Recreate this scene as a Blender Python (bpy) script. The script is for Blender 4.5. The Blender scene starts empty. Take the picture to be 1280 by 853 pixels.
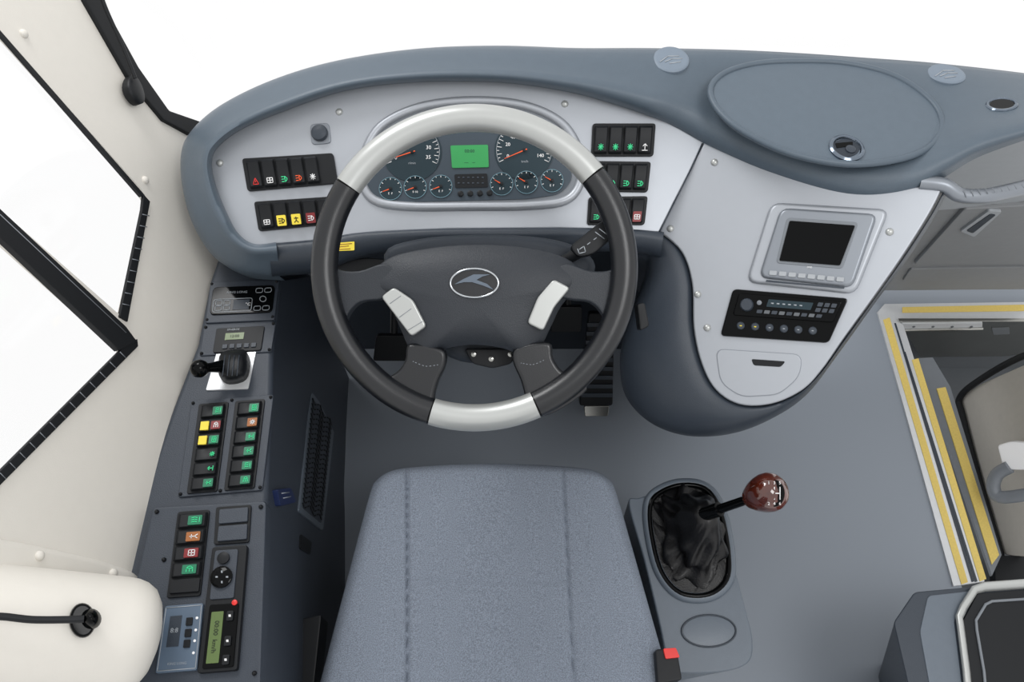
import bpy, bmesh, math, random
from mathutils import Vector, Matrix
from mathutils.geometry import tessellate_polygon
random.seed(4)
sc = bpy.context.scene
sc.view_settings.view_transform = 'Standard'
sc.view_settings.look = 'None'
# ---------------- camera geometry ----------------
F = 1000.0; TH = math.radians(60)
C = Vector((0, -0.6, 1.95))
R = Vector((1, 0, 0)); U = Vector((0, math.sin(TH), math.cos(TH))); D = Vector((0, math.cos(TH), -math.sin(TH)))
def ray(u, v): return D + R*((u-640)/F) + U*((426.5-v)/F)
def P(u, v, d): return C + ray(u, v)*d
class Pl:
    def __init__(s, p, n):
        s.p = Vector(p); s.n = Vector(n).normalized()
        if s.n.dot(C - s.p) < 0: s.n = -s.n
    def at(s, u, v, h=0.0):
        r = ray(u, v); t = ((s.p + s.n*h) - C).dot(s.n)/r.dot(s.n)
        return C + r*t
def Pl3(a, b, c):
    a, b, c = P(*a), P(*b), P(*c); return Pl(a, (b-a).cross(c-a))
def Z(z): return Pl((0, 0, z), (0, 0, 1))
cd = bpy.data.cameras.new('camera'); cam = bpy.data.objects.new('camera', cd); sc.collection.objects.link(cam)
cam.location = C; cam.rotation_euler = (math.radians(90)-TH, 0, 0); cd.sensor_width = 36; cd.lens = F*36/1280; cd.clip_start = 0.02
sc.camera = cam
# ---------------- materials ----------------
def lin(c):
    return tuple(((x/255)/12.92 if x/255 <= .04045 else ((x/255+.055)/1.055)**2.4) for x in c)
def mat(name, rgb, rough=.5, metal=0., nscale=60, var=.06, bump=0., bscale=300, emit=0., coat=0., spec=.5):
    m = bpy.data.materials.new(name); m.use_nodes = True; nt = m.node_tree; b = nt.nodes['Principled BSDF']
    tc = nt.nodes.new('ShaderNodeTexCoord')
    n = nt.nodes.new('ShaderNodeTexNoise'); n.inputs['Scale'].default_value = nscale; n.inputs['Detail'].default_value = 3
    nt.links.new(tc.outputs['Object'], n.inputs['Vector'])
    mx = nt.nodes.new('ShaderNodeMixRGB'); c = lin(rgb)
    mx.inputs[1].default_value = (*[x*(1-var) for x in c], 1); mx.inputs[2].default_value = (*[min(1, x*(1+var)) for x in c], 1)
    if var > .2:
        rmp = nt.nodes.new('ShaderNodeMapRange'); rmp.inputs[1].default_value = .35; rmp.inputs[2].default_value = .65
        nt.links.new(n.outputs['Fac'], rmp.inputs[0]); nt.links.new(rmp.outputs[0], mx.inputs[0])
    else: nt.links.new(n.outputs['Fac'], mx.inputs[0])
    nt.links.new(mx.outputs[0], b.inputs['Base Color'])
    b.inputs['Roughness'].default_value = rough; b.inputs['Metallic'].default_value = metal
    b.inputs['Coat Weight'].default_value = coat; b.inputs['Specular IOR Level'].default_value = spec
    if bump > 0:
        n2 = nt.nodes.new('ShaderNodeTexNoise'); n2.inputs['Scale'].default_value = bscale; n2.inputs['Detail'].default_value = 2
        nt.links.new(tc.outputs['Object'], n2.inputs['Vector'])
        bp = nt.nodes.new('ShaderNodeBump'); bp.inputs['Strength'].default_value = bump; bp.inputs['Distance'].default_value = .002
        nt.links.new(n2.outputs['Fac'], bp.inputs['Height']); nt.links.new(bp.outputs[0], b.inputs['Normal'])
    if emit > 0:
        b.inputs['Emission Color'].default_value = (*c, 1); b.inputs['Emission Strength'].default_value = emit
    return m
M = {}
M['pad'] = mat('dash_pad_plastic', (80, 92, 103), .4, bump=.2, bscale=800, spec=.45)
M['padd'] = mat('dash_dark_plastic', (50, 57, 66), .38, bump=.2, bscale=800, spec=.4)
M['silver'] = mat('silver_paint', (164, 168, 174), .42, .5, var=.02)
M['silver2'] = mat('satin_silver', (178, 180, 178), .34, .5, var=.02)
M['bezel'] = mat('bezel_silver', (134, 139, 146), .36, .5, var=.02)
M['chrome'] = mat('chrome', (190, 194, 198), .12, 1., var=.01)
M['dchrome'] = mat('dark_chrome', (112, 122, 134), .15, .9, var=.01)
M['black'] = mat('black_plastic', (22, 24, 27), .45, var=.05, spec=.25)
M['blackg'] = mat('gloss_black', (6, 7, 8), .08, var=.03, spec=.12)
M['leather'] = mat('black_leather', (18, 20, 24), .28, bump=.12, bscale=900, spec=.55)
M['hub'] = mat('hub_plastic', (38, 42, 48), .42, bump=.3, bscale=700, spec=.4)
M['cons'] = mat('side_console_plastic', (55, 61, 70), .42, bump=.25, bscale=600, spec=.35)
M['lower'] = mat('lower_dash_plastic', (44, 50, 58), .5, bump=.2, bscale=600, spec=.3)
M['floor'] = mat('vinyl_floor', (136, 143, 152), .45, nscale=900, var=.08, spec=.35)
M['wall'] = mat('cream_wall', (213, 209, 201), .55, var=.02, bump=.1, bscale=500)
M['seal'] = mat('rubber_seal', (20, 22, 25), .6, spec=.3)
M['fabric'] = mat('seat_fabric', (127, 135, 147), .95, nscale=620, var=.27, bump=.6, bscale=900, spec=.1)
M['gear'] = mat('gear_console_plastic', (92, 101, 111), .36, bump=.15, bscale=700)
M['boot'] = mat('boot_leather', (14, 14, 16), .33, bump=.35, bscale=400, spec=.4)
M['white'] = mat('white_print', (235, 235, 235), .5, var=.01)
M['lgrey'] = mat('light_grey_print', (150, 156, 162), .5, var=.02)
M['mgrey'] = mat('mid_grey_plastic', (112, 117, 123), .5)
M['disc'] = mat('disc_blue_grey', (112, 124, 137), .5)
M['well'] = mat('stairwell_grey', (88, 92, 96), .6)
M['cyan'] = mat('cyan_print', (110, 145, 158), .5, var=.02)
M['green'] = mat('green_marking', (60, 205, 140), .5, emit=.15)
M['greend'] = mat('green_cap', (18, 105, 75), .4, emit=.1)
M['red'] = mat('red_marking', (205, 40, 35), .4, emit=.1)
M['redd'] = mat('red_cap', (120, 20, 25), .4)
M['yellow'] = mat('yellow_marking', (228, 205, 60), .5)
M['orange'] = mat('orange_marking', (225, 85, 35), .5, emit=.2)
M['amber'] = mat('amber_cap', (150, 90, 40), .5)
M['lcdg'] = mat('green_display', (42, 140, 74), .3, nscale=30, emit=.12)
M['lcdd'] = mat('dull_green_display', (85, 105, 55), .3)
M['lcdb'] = mat('grey_blue_keypad', (82, 98, 116), .45)
M['dial'] = mat('dial_face', (38, 53, 60), .4, spec=.2)
M['clus'] = mat('cluster_face', (60, 70, 79), .3, spec=.3)
M['lid'] = mat('lid_plastic', (84, 96, 107), .45, bump=.2, bscale=800)
M['ystrip'] = mat('yellow_strip', (218, 192, 104), .6, nscale=200, var=.15)
M['alum'] = mat('aluminium_strip', (208, 210, 212), .35, .3)
M['grey'] = mat('cabinet_grey', (130, 132, 134), .5)
M['lg'] = mat('pale_grey_plastic', (156, 160, 164), .5)
M['door'] = mat('door_beige', (176, 172, 164), .6)
M['wood'] = mat('burl_wood', (78, 30, 18), .1, nscale=30, var=.3, coat=1.)
M['steel'] = mat('brushed_steel', (160, 160, 156), .25, 1., nscale=12, var=.18)
M['blue'] = mat('navy_plastic', (24, 38, 78), .4)
g = bpy.data.materials.new('window_glass'); g.use_nodes = True; nt = g.node_tree
for n in list(nt.nodes): nt.nodes.remove(n)
o_ = nt.nodes.new('ShaderNodeOutputMaterial'); t_ = nt.nodes.new('ShaderNodeBsdfTransparent'); gl = nt.nodes.new('ShaderNodeBsdfGlossy'); mx_ = nt.nodes.new('ShaderNodeMixShader')
gl.inputs['Roughness'].default_value = .02; mx_.inputs[0].default_value = .03
nt.links.new(t_.outputs[0], mx_.inputs[1]); nt.links.new(gl.outputs[0], mx_.inputs[2]); nt.links.new(mx_.outputs[0], o_.inputs[0]); M['glass'] = g
# ---------------- helpers ----------------
POS = {}
def thing(name, label, cat_, loc, group=None, kind=None):
    e = bpy.data.objects.new(name, None); e.empty_display_size = .03; sc.collection.objects.link(e)
    e.location = Vector(loc); POS[e.name] = Vector(loc)
    e['label'] = label; e['category'] = cat_
    if group: e['group'] = group
    return e
def mk(name, par, verts, faces, m, smooth=50, wn=False, label=None):
    c = Vector((0, 0, 0))
    for v in verts: c += Vector(v)
    c /= max(1, len(verts))
    me = bpy.data.meshes.new(name); me.from_pydata([tuple(Vector(v)-c) for v in verts], [], faces)
    bm = bmesh.new(); bm.from_mesh(me); bmesh.ops.recalc_face_normals(bm, faces=bm.faces); bm.to_mesh(me); bm.free()
    return fin(name, par, me, c, m, smooth, wn, label)
def fin(name, par, me, c, m, smooth=50, wn=False, label=None):
    me.materials.append(M[m] if isinstance(m, str) else m)
    for p in me.polygons: p.use_smooth = True
    if smooth: me.set_sharp_from_angle(angle=math.radians(smooth))
    o = bpy.data.objects.new(name, me); sc.collection.objects.link(o); o.location = c; POS[o.name] = c
    if par is not None:
        o.parent = par; o.matrix_parent_inverse = Matrix.Translation(POS[par.name]).inverted()
    if wn:
        w = o.modifiers.new('wn', 'WEIGHTED_NORMAL'); w.keep_sharp = True
    if label: o['label'] = label
    return o
def struct(o, label, cat_):
    o['kind'] = 'structure'; o['label'] = label; o['category'] = cat_; return o
def crom(pts, n=6, closed=True):
    out = []; L = len(pts); rng = range(L) if closed else range(L-1)
    for i in rng:
        if closed: p = [pts[(i+k-1) % L] for k in range(4)]
        else: p = [pts[max(0, min(L-1, i+k-1))] for k in range(4)]
        for j in range(n):
            t = j/n
            out.append(tuple(.5*((2*b)+(-a+c)*t+(2*a-5*b+4*c-d)*t*t+(-a+3*b-3*c+d)*t**3) for a, b, c, d in zip(*p)))
    if not closed: out.append(tuple(pts[-1]))
    return out
def rp(pts, r=4, seg=4):
    out = []; L = len(pts)
    for i in range(L):
        a, b, c = Vector(pts[i-1]), Vector(pts[i]), Vector(pts[(i+1) % L])
        d1 = (a-b); d2 = (c-b); r1 = min(r, d1.length*.45); r2 = min(r, d2.length*.45)
        s = b+d1.normalized()*r1; e = b+d2.normalized()*r2
        for j in range(seg+1):
            t = j/seg; q = s*(1-t)**2+b*2*t*(1-t)+e*t*t; out.append((q.x, q.y))
    return out
def circ(u, v, ru, rv=None, n=32, a0=0):
    rv = ru if rv is None else rv
    return [(u+ru*math.cos(2*math.pi*i/n+a0), v+rv*math.sin(2*math.pi*i/n+a0)) for i in range(n)]
def bil(q, s, t):
    x = [(1-s)*q[0][k]+s*q[1][k] for k in (0, 1)]; y = [(1-s)*q[3][k]+s*q[2][k] for k in (0, 1)]
    return tuple((1-t)*x[k]+t*y[k] for k in (0, 1))
def sq(q, s0, t0, s1, t1): return [bil(q, s0, t0), bil(q, s1, t0), bil(q, s1, t1), bil(q, s0, t1)]
def prism3(name, par, front, n, th, m, bev=0., seg=2, back=None, label=None):
    N = len(front); bm = bmesh.new()
    c = sum((Vector(p) for p in front), Vector())/N
    f = [bm.verts.new(Vector(p)-c) for p in front]
    b = [bm.verts.new((Vector(p)-n*th if back is None else Vector(back[i]))-c) for i, p in enumerate(front)]
    bm.faces.new(f); bm.faces.new(b[::-1])
    for i in range(N): bm.faces.new((f[i], b[i], b[(i+1) % N], f[(i+1) % N]))
    bmesh.ops.recalc_face_normals(bm, faces=bm.faces)
    if bev > 0:
        fs = set(f); ed = [e for e in bm.edges if e.verts[0] in fs and e.verts[1] in fs]
        bmesh.ops.bevel(bm, geom=ed, offset=bev, segments=seg, affect='EDGES', profile=.5, clamp_overlap=True)
    me = bpy.data.meshes.new(name); bm.to_mesh(me); bm.free()
    return fin(name, par, me, c, m, 40, True, label)
def prism(name, par, px, pl, h, th, m, bev=0., seg=2, label=None):
    return prism3(name, par, [pl.at(u, v, h) for u, v in px], pl.n, th, m, bev, seg, None, label)
def grid(name, par, rows, m, closed=False, cap=True, smooth=50, label=None):
    V = []; Fc = []; n = len(rows[0])
    for r in rows: V += list(r)
    for i in range(len(rows)-1):
        for j in range(n if closed else n-1):
            k = (j+1) % n; Fc.append((i*n+j, i*n+k, (i+1)*n+k, (i+1)*n+j))
    if cap: Fc.append(tuple(range(n))); Fc.append(tuple((len(rows)-1)*n+j for j in range(n))[::-1])
    return mk(name, par, V, Fc, m, smooth, label=label)
def sweep(name, par, pts, r, m, closed=False, ns=16, flat=1., nrm=None, label=None):
    pts = [Vector(p) for p in pts]; L = len(pts); rows = []; x = None
    for i, p in enumerate(pts):
        if closed: t = pts[(i+1) % L]-pts[i-1]
        else: t = pts[min(L-1, i+1)]-pts[max(0, i-1)]
        t.normalize()
        if nrm is not None: x = nrm.cross(t).normalized()
        elif x is None: x = t.orthogonal().normalized()
        else: x = (x-t*x.dot(t)).normalized()
        y = t.cross(x); rr = r[i] if isinstance(r, (list, tuple)) else r
        rows.append([p+x*rr*math.cos(2*math.pi*k/ns)+y*rr*flat*math.sin(2*math.pi*k/ns) for k in range(ns)])
    if closed: rows.append(rows[0][:])
    return grid(name, par, rows, m, True, not closed, 60, label)
def revolve(name, par, o, ax, prof, m, seg=28, label=None, sx=1.):
    ax = Vector(ax).normalized(); x = ax.cross(Vector((0, 0, 1)));
    if x.length < .1: x = Vector((1, 0, 0))
    x.normalize(); y = ax.cross(x)
    rows = [[Vector(o)+ax*h+x*(r*math.cos(2*math.pi*k/seg))*sx+y*(r*math.sin(2*math.pi*k/seg)) for k in range(seg)] for r, h in prof]
    return grid(name, par, rows, m, True, True, 40, label)
def dome(name, par, px, pl, h0, h1, th, m, ks=(1, .985, .95, .88, .75, .55, .3, .08), pw=2.5, label=None):
    cu = sum(p[0] for p in px)/len(px); cv = sum(p[1] for p in px)/len(px)
    rows = [[pl.at(u, v, h0)-pl.n*th for u, v in px]]
    for k in ks:
        h = h0+(h1-h0)*(1-k**pw)
        rows.append([pl.at(cu+(u-cu)*k, cv+(v-cv)*k, h) for u, v in px])
    return grid(name, par, rows, m, True, True, 60, label)
def strokes(name, par, segs, w, pl, h, m, label=None):
    V = []; Fc = []
    for (a, b) in segs:
        a = Vector(a); b = Vector(b); d = (b-a)
        if d.length < 1e-6: continue
        d.normalize(); nn = Vector((-d.y, d.x))*w*.5
        i = len(V)
        for q in (a-nn, b-nn, b+nn, a+nn): V.append(pl.at(q.x, q.y, h))
        for q in (a-nn, b-nn, b+nn, a+nn): V.append(pl.at(q.x, q.y, h)-pl.n*.0004)
        Fc += [(i, i+1, i+2, i+3), (i+7, i+6, i+5, i+4)]+[(i+k, i+(k+1) % 4, i+4+(k+1) % 4, i+4+k) for k in range(4)]
    return mk(name, par, V, Fc, m, 0, label=label)
def text(s, par, u, v, px, pl, h, m, dirpx=(1, 0), align='CENTER', name='lettering'):
    cu = bpy.data.curves.new('t', 'FONT'); cu.body = s; cu.align_x = align; cu.align_y = 'CENTER'; cu.size = 1.; cu.resolution_u = 2
    o = bpy.data.objects.new('t', cu); sc.collection.objects.link(o); dg = bpy.context.evaluated_depsgraph_get()
    me = bpy.data.meshes.new_from_object(o.evaluated_get(dg)); bpy.data.objects.remove(o)
    p = pl.at(u, v, h); x = (pl.at(u+dirpx[0]*10, v+dirpx[1]*10, h)-p).normalized(); y = pl.n.cross(x)
    sz = px*(p-C).dot(D)/F*1.35
    for vv in me.vertices:
        q = x*vv.co.x*sz+y*vv.co.y*sz; vv.co = q
    me.name = name
    return fin(name, par, me, p, m, 0)
def poly(segl): return list(zip(segl[:-1], segl[1:]))
ICON = {
 'tri': [((.5, .1), (.9, .85)), ((.9, .85), (.1, .85)), ((.1, .85), (.5, .1)), ((.5, .4), (.5, .65))],
 'lamp': [((.1, .2), (.5, .2)), ((.1, .5), (.5, .5)), ((.1, .8), (.5, .8)), ((.6, .15), (.6, .85)), ((.6, .15), (.9, .4)), ((.9, .4), (.9, .6)), ((.9, .6), (.6, .85))],
 'box': [((.1, .2), (.9, .2)), ((.9, .2), (.9, .8)), ((.9, .8), (.1, .8)), ((.1, .8), (.1, .2)), ((.1, .5), (.9, .5)), ((.5, .2), (.5, .8))],
 'fan': [((.2, .2), (.8, .8)), ((.2, .8), (.8, .2)), ((.5, .1), (.5, .9)), ((.1, .5), (.9, .5))],
 'heat': [((.1, .9), (.9, .9)), ((.2, .7), (.3, .4)), ((.3, .4), (.2, .1)), ((.5, .7), (.6, .4)), ((.6, .4), (.5, .1)), ((.8, .7), (.9, .4)), ((.9, .4), (.8, .1))],
 'up': [((.5, .9), (.5, .1)), ((.5, .1), (.2, .4)), ((.5, .1), (.8, .4)), ((.1, .9), (.9, .9))],
 'man': [((.5, .1), (.5, .6)), ((.2, .3), (.8, .3)), ((.5, .6), (.2, .9)), ((.5, .6), (.8, .9))],
}
def rocker(par, q, pl, h, icon, icol, cap=None, isz=(.22, .62, .78, .92), lab=None):
    prof = [(0, .006), (.07, .0105), (.5, .0055), (.93, .0085), (1, .005)]; rows = []
    for t, z in prof:
        a = bil(q, 0, t); b = bil(q, 1, t)
        rows.append([pl.at(*a, h), pl.at(*a, h+z*.8), pl.at(*bil(q, .08, t), h+z), pl.at(*bil(q, .92, t), h+z), pl.at(*b, h+z*.8), pl.at(*b, h)])
    o = grid('rocker_switch', par, rows, 'black', False, True, 30, lab)
    hh = h+.0098
    if cap: prism('indicator_cap', o, rp(sq(q, isz[0]-.08, isz[1]-.08, isz[2]+.08, isz[3]+.05), 1, 2), pl, hh, .003, cap)
    iq = sq(q, *isz)
    strokes('symbol', o, [(bil(iq, *a), bil(iq, *b)) for a, b in ICON[icon]], .9, pl, hh+.0008, icol)
    return o
def screw(par, u, v, pl, h=0., r=.0065, m='silver2'):
    return revolve('screw_cap', par, pl.at(u, v, h)-pl.n*.004, pl.n, [(r, 0), (r, .004), (r*.85, .0062), (r*.5, .0078), (r*.1, .0083)], m, 16)

# ================= planes =================
IP = Pl3((300, 290, 1.40), (900, 290, 1.40), (600, 105, 1.41))
CP = Pl3((877, 178, 1.408), (1130, 250, 1.30), (950, 500, 1.36))
FL = Z(0)
WLp = Pl((-.58, 0, .68), Vector((1, 0, .4)))
# ================= structure =================
def flatpoly(name, px, pl, h, th, m, bev=0, lab='', cat_='floor'):
    o = prism(name, None, px, pl, h, th, m, bev); return struct(o, lab, cat_)
fo = prism3('floor', None, [Vector(p) for p in [(-.75, -1.2, 0), (1.075, -1.2, 0), (1.075, .60, 0), (1.7, .60, 0), (1.7, .9, 0), (-.75, .9, 0)]], Vector((0, 0, 1)), .03, 'floor')
struct(fo, 'grey vinyl cab floor', 'floor')
o = prism3('wall_front', None, [Vector(p) for p in [(-.58, .50, -.0), (.60, .50, 0), (.60, .60, .75), (-.58, .60, .75)]], Vector((0, -1, .13)).normalized(), .02, 'lower')
struct(o, 'dark plastic bulkhead behind the pedals', 'wall')
# stairwell
flatpoly('wall_stairwell', [(1110, 402), (1330, 402), (1330, 500), (1110, 500)], Pl((0, .6, 0), (0, -1, 0)), 0, .02, 'well', 0, 'grey painted riser at the head of the entrance steps', 'wall')
o = prism3('floor', None, [Vector(p) for p in [(1.0, -1.2, -.30), (1.8, -1.2, -.30), (1.8, .62, -.30), (1.0, .62, -.30)]], Vector((0, 0, 1)), .03, 'well'); struct(o, 'dark grey entrance step tread', 'floor')
# wall left
ow = [(-260, -260), (60, -130), (112, 0), (168, 98), (236, 160), (262, 250), (290, 350), (290, 400), (240, 520), (215, 640), (180, 900), (-260, 900)]
w1 = rp([(-240, -220), (-40, 0), (0, 40), (176, 236), (186, 256), (152, 396), (0, 262), (-240, 52)], 8)
w2 = rp([(-240, 100), (0, 300), (155, 440), (0, 597), (-240, 840)], 6)
def holeplate(name, outer, holes, pl, h, th, m):
    loops = [[pl.at(u, v, h) for u, v in L] for L in [outer]+holes]
    tris = tessellate_polygon(loops); flat = [p for L in loops for p in L]; n = len(flat)
    V = flat+[p-pl.n*th for p in flat]; Fc = [tuple(t) for t in tris]+[tuple(i+n for i in t[::-1]) for t in tris]; k = 0
    for L in loops:
        for i in range(len(L)): a = k+i; b = k+(i+1) % len(L); Fc.append((a, b, b+n, a+n))
        k += len(L)
    return mk(name, None, V, Fc, m, 30)
w = holeplate('wall_left', ow, [w1, w2], WLp, 0, .012, 'wall'); struct(w, 'cream moulded cab side wall with window openings', 'wall')
for i, q in enumerate([w1, w2]):
    o = prism('window_%d' % (i+1), None, q, WLp, -.006, .002, 'glass'); struct(o, 'clear side window pane bright with daylight', 'window')
# seals
tr = thing('window_seal', 'black rubber window seal with fine graduation marks', 'window seal', WLp.at(160, 420))
prism('seal_strip', tr, [(0, 260), (-200, 85), (-200, 126), (0, 296), (150, 438), (172, 427), (158, 408)], WLp, .006, .012, 'seal', .002)
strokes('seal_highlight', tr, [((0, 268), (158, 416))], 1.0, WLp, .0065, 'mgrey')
prism('seal_strip', tr, [(172, 424), (153, 436), (-60, 650), (-60, 668), (173, 433)], WLp, .004, .006, 'seal', .001)
prism('seal_strip', tr, [(180, 243), (188, 252), (160, 402), (150, 396), (178, 262)], WLp, .004, .006, 'seal', .001)
prism('seal_strip', tr, [(-40, -8), (-40, -3), (177, 246), (181, 244)], WLp, .003, .006, 'seal', .0)
for i in range(13): strokes('graduation_mark', tr, [((150-i*12.5, 440+i*12.6), (158-i*12.5, 448+i*12.6))], 1., WLp, .0055, 'mgrey')
for i in range(9): strokes('graduation_mark', tr, [((178-i*3.1, 268+i*14), (187-i*3.1, 270+i*14))], 1., WLp, .0055, 'mgrey')
# A pillar strip + cord
tp = thing('pillar_trim', 'black windscreen pillar trim beside the cream wall', 'pillar trim', WLp.at(200, 130))
prism('pillar_strip', tp, [(92, -40), (112, -40), (128, 0), (174, 84), (212, 138), (252, 152), (238, 168), (205, 150), (162, 98), (106, 0)], WLp, .008, .012, 'seal', .003)
sweep('pull_cord', tp, [WLp.at(*p, .03) for p in crom([(118, -30), (132, 10), (152, 55), (169, 98)], 5, False)], .0035, 'black')
dome('cord_clip', tp, crom([(163, 95), (171, 96), (179, 111), (181, 126), (173, 130), (163, 120), (159, 107)], 3), WLp, .02, .026, .012, 'black')
for p in [(30, 42), (182, 225)]:
    s = screw(tr, *p, WLp, .001, .007, 'wall'); s['label'] = 'cream screw cap'
# windscreen glass
rows = []
for t in (0, 1):
    row = []
    for i in range(25):
        a = i/24; x = -.85+a*2.6; y = .62+.16*math.sin(math.pi*a) + t*.12
        row.append(Vector((x, y, .80+t*1.3)))
    rows.append(row)
o = grid('window_3', None, rows, 'glass', False, False); struct(o, 'large curved windscreen pane, white daylight beyond', 'window')

# ================= dashboard =================
dash = thing('dashboard', 'curved wraparound dashboard with silver facia and blue-grey padded top', 'dashboard', (.1, .45, .6))
ST = [(345, 303, 350, 346, .77), (318, 305, 305, 342, .77), (298, 292, 268, 322, .78), (283, 265, 243, 285, .81), (270, 232, 229, 240, .84), (265, 205, 226, 195, .87),
      (272, 185, 238, 165, .90), (300, 163, 275, 132, .93), (350, 141, 340, 100, .955), (430, 114, 420, 76, .97), (520, 103, 520, 61, .98), (620, 103, 620, 57, .985),
      (700, 113, 720, 60, .985), (760, 128, 800, 60, .985), (820, 149, 870, 61, .985), (877, 178, 935, 63, .985), (960, 215, 1010, 67, .985), (1060, 243, 1080, 72, .985),
      (1135, 238, 1150, 77, .985), (1180, 215, 1200, 82, .985), (1225, 190, 1245, 87, .985), (1300, 165, 1310, 95, .985)]
PR = [(-.06, -.02), (0, .004), (.03, .016), (.08, .026), (.16, .033), (.26, .034), (.36, .029), (.48, .023), (.62, .018), (.78, .012), (.9, .006), (.97, -.002), (1., -.012)]
def padrow(st):
    iu, iv, ou, ov, zo = st
    k = max(0, min(1, (iu-800)/80)); k = k*k*(3-2*k)
    zi = IP.at(iu, iv).z*(1-k)+CP.at(iu, iv).z*k
    return [Z(zi+(zo-zi)*max(0, s)+b*(1-.25*k)).at(iu+(ou-iu)*s, iv+(ov-iv)*s) for s, b in PR]
rows = []
SS = crom(ST, 8, False)
for st in SS:
    row = padrow(st)
    e = row[-1]; row.append(e+Vector((0, .012, -.03))); row.append(e+Vector((.02, .14, -.20)))
    rows.append(row)
grid('top_pad', dash, rows, 'pad', False, False, 80, 'blue-grey padded dashboard top')
def pad_point(u, v):
    # real point and normal of the padded top seen along this direction
    best = None; d0 = ray(u, v).normalized()
    for i in range(len(rows)-1):
        for j in range(1, len(PR)-2):
            for q in ((rows[i][j], rows[i+1][j], rows[i+1][j+1]), (rows[i][j], rows[i+1][j+1], rows[i][j+1])):
                n = (q[1]-q[0]).cross(q[2]-q[0])
                if n.length < 1e-9: continue
                cc = (q[0]+q[1]+q[2])/3; w_ = (cc-C).normalized()
                e = (w_-d0).length
                if best is None or e < best[0]: best = (e, cc, n.normalized())
    e, cc, n = best
    if n.z < 0: n = -n
    t = (cc-C).dot(n)/d0.dot(n)
    return C+d0*t, n
fac = [(345, 305), (318, 308), (296, 296), (278, 265), (266, 232), (260, 205), (268, 180), (298, 158), (350, 136), (430, 109), (520, 98), (620, 98), (700, 108), (760, 123), (820, 145), (880, 178)]
facl = crom(fac, 5, False)+[(862, 215), (842, 254), (824, 290), (770, 287), (700, 285), (560, 286), (470, 290), (400, 300)]
prism('instrument_facia', dash, facl, IP, .004, .03, 'silver', .003, label='silver painted instrument facia')
con = crom([(880, 178), (960, 212), (1060, 240), (1140, 234), (1182, 226)], 5, False)+crom([(1182, 226), (1165, 262), (1132, 315), (1098, 364), (1056, 422), (1028, 462), (1003, 488), (965, 505), (925, 506), (895, 488), (877, 455), (867, 410), (865, 355), (852, 315), (824, 290)], 5, False)[1:]
prism('centre_console_panel', dash, con, CP, .006, .035, 'silver', .012, 5, label='silver painted centre console panel')
for a, b in (((878, 179), (862, 215)), ((862, 215), (842, 254)), ((842, 254), (823, 292))): strokes('panel_seam', dash, [(a, b)], 1.3, IP, .0055, 'padd')
# flank below console
FS = [(790, 290, 770, 320), (824, 290, 806, 330), (850, 312, 800, 362), (864, 350, 784, 402), (866, 405, 775, 450), (876, 452, 782, 495), (894, 486, 812, 528), (924, 505, 858, 545), (962, 506, 912, 543), (1000, 490, 962, 525), (1027, 464, 1008, 494), (1056, 424, 1050, 440), (1098, 366, 1096, 376), (1132, 317, 1134, 325), (1166, 264, 1170, 268), (1184, 228, 1190, 228)]
rows2 = []; foot = Vector((.56, .56, 0))
for iu, iv, ou, ov in crom(FS, 6, False):
    a = CP.at(iu, iv, -.004)
    row = [CP.at(iu, iv, -.03), a, CP.at(iu+(ou-iu)*.08, iv+(ov-iv)*.08, .002)]
    for s, hh in ((.25, .006), (.45, .003), (.65, -.006), (.82, -.02), (.94, -.038), (1., -.06)):
        row.append(CP.at(iu+(ou-iu)*s, iv+(ov-iv)*s, hh))
    e = row[-1]
    for s in (.15, .35, .6, .85, 1.):
        q = e.lerp(foot, s*.72); q.z = e.z*(1-s); row.append(q)
    rows2.append(row)
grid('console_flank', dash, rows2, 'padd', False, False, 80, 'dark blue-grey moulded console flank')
# lower roll
LB = [(335, 304, 340, 346), (400, 298, 400, 340), (440, 291, 440, 326), (480, 288, 480, 318), (560, 285, 560, 312), (700, 284, 700, 314), (790, 286, 790, 316), (830, 290, 825, 325)]
rows2 = []
for iu, iv, ou, ov in crom(LB, 6, False):
    row = []
    for s, hh in ((0, -.02), (.03, .008), (.12, .014), (.35, .013), (.6, .006), (.85, -.01), (1, -.035)):
        row.append(IP.at(iu+(ou-iu)*s, iv+(ov-iv)*s, hh))
    e = row[-1]; row += [e+Vector((0, .08, -.05)), e+Vector((0, .20, -.16)), e+Vector((0, .26, -.3))]
    rows2.append(row)
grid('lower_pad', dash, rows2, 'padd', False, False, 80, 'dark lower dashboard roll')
prism('warning_sticker', dash, rp([(418, 304), (443, 302), (443, 313), (418, 314)], 1), IP, .0165, .001, 'yellow', label='small yellow sticker')
strokes('sticker_print', dash, [((421, 306), (440, 304.5)), ((421, 309), (436, 307.5)), ((421, 312), (438, 311))], .8, IP, .0172, 'amber')
prism('knee_recess', dash, rp([(405, 326), (462, 322), (500, 326), (500, 346), (440, 350), (408, 345)], 4), IP, -.045, .02, 'black', .003, label='black recess under the dash')
for p in [(424, 140), (275, 204), (706, 130)]: screw(dash, *p, IP, .004)
for p in [(893, 203), (838, 286), (872, 368), (884, 410), (1112, 290)]: screw(dash, *p, CP, .006)
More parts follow.
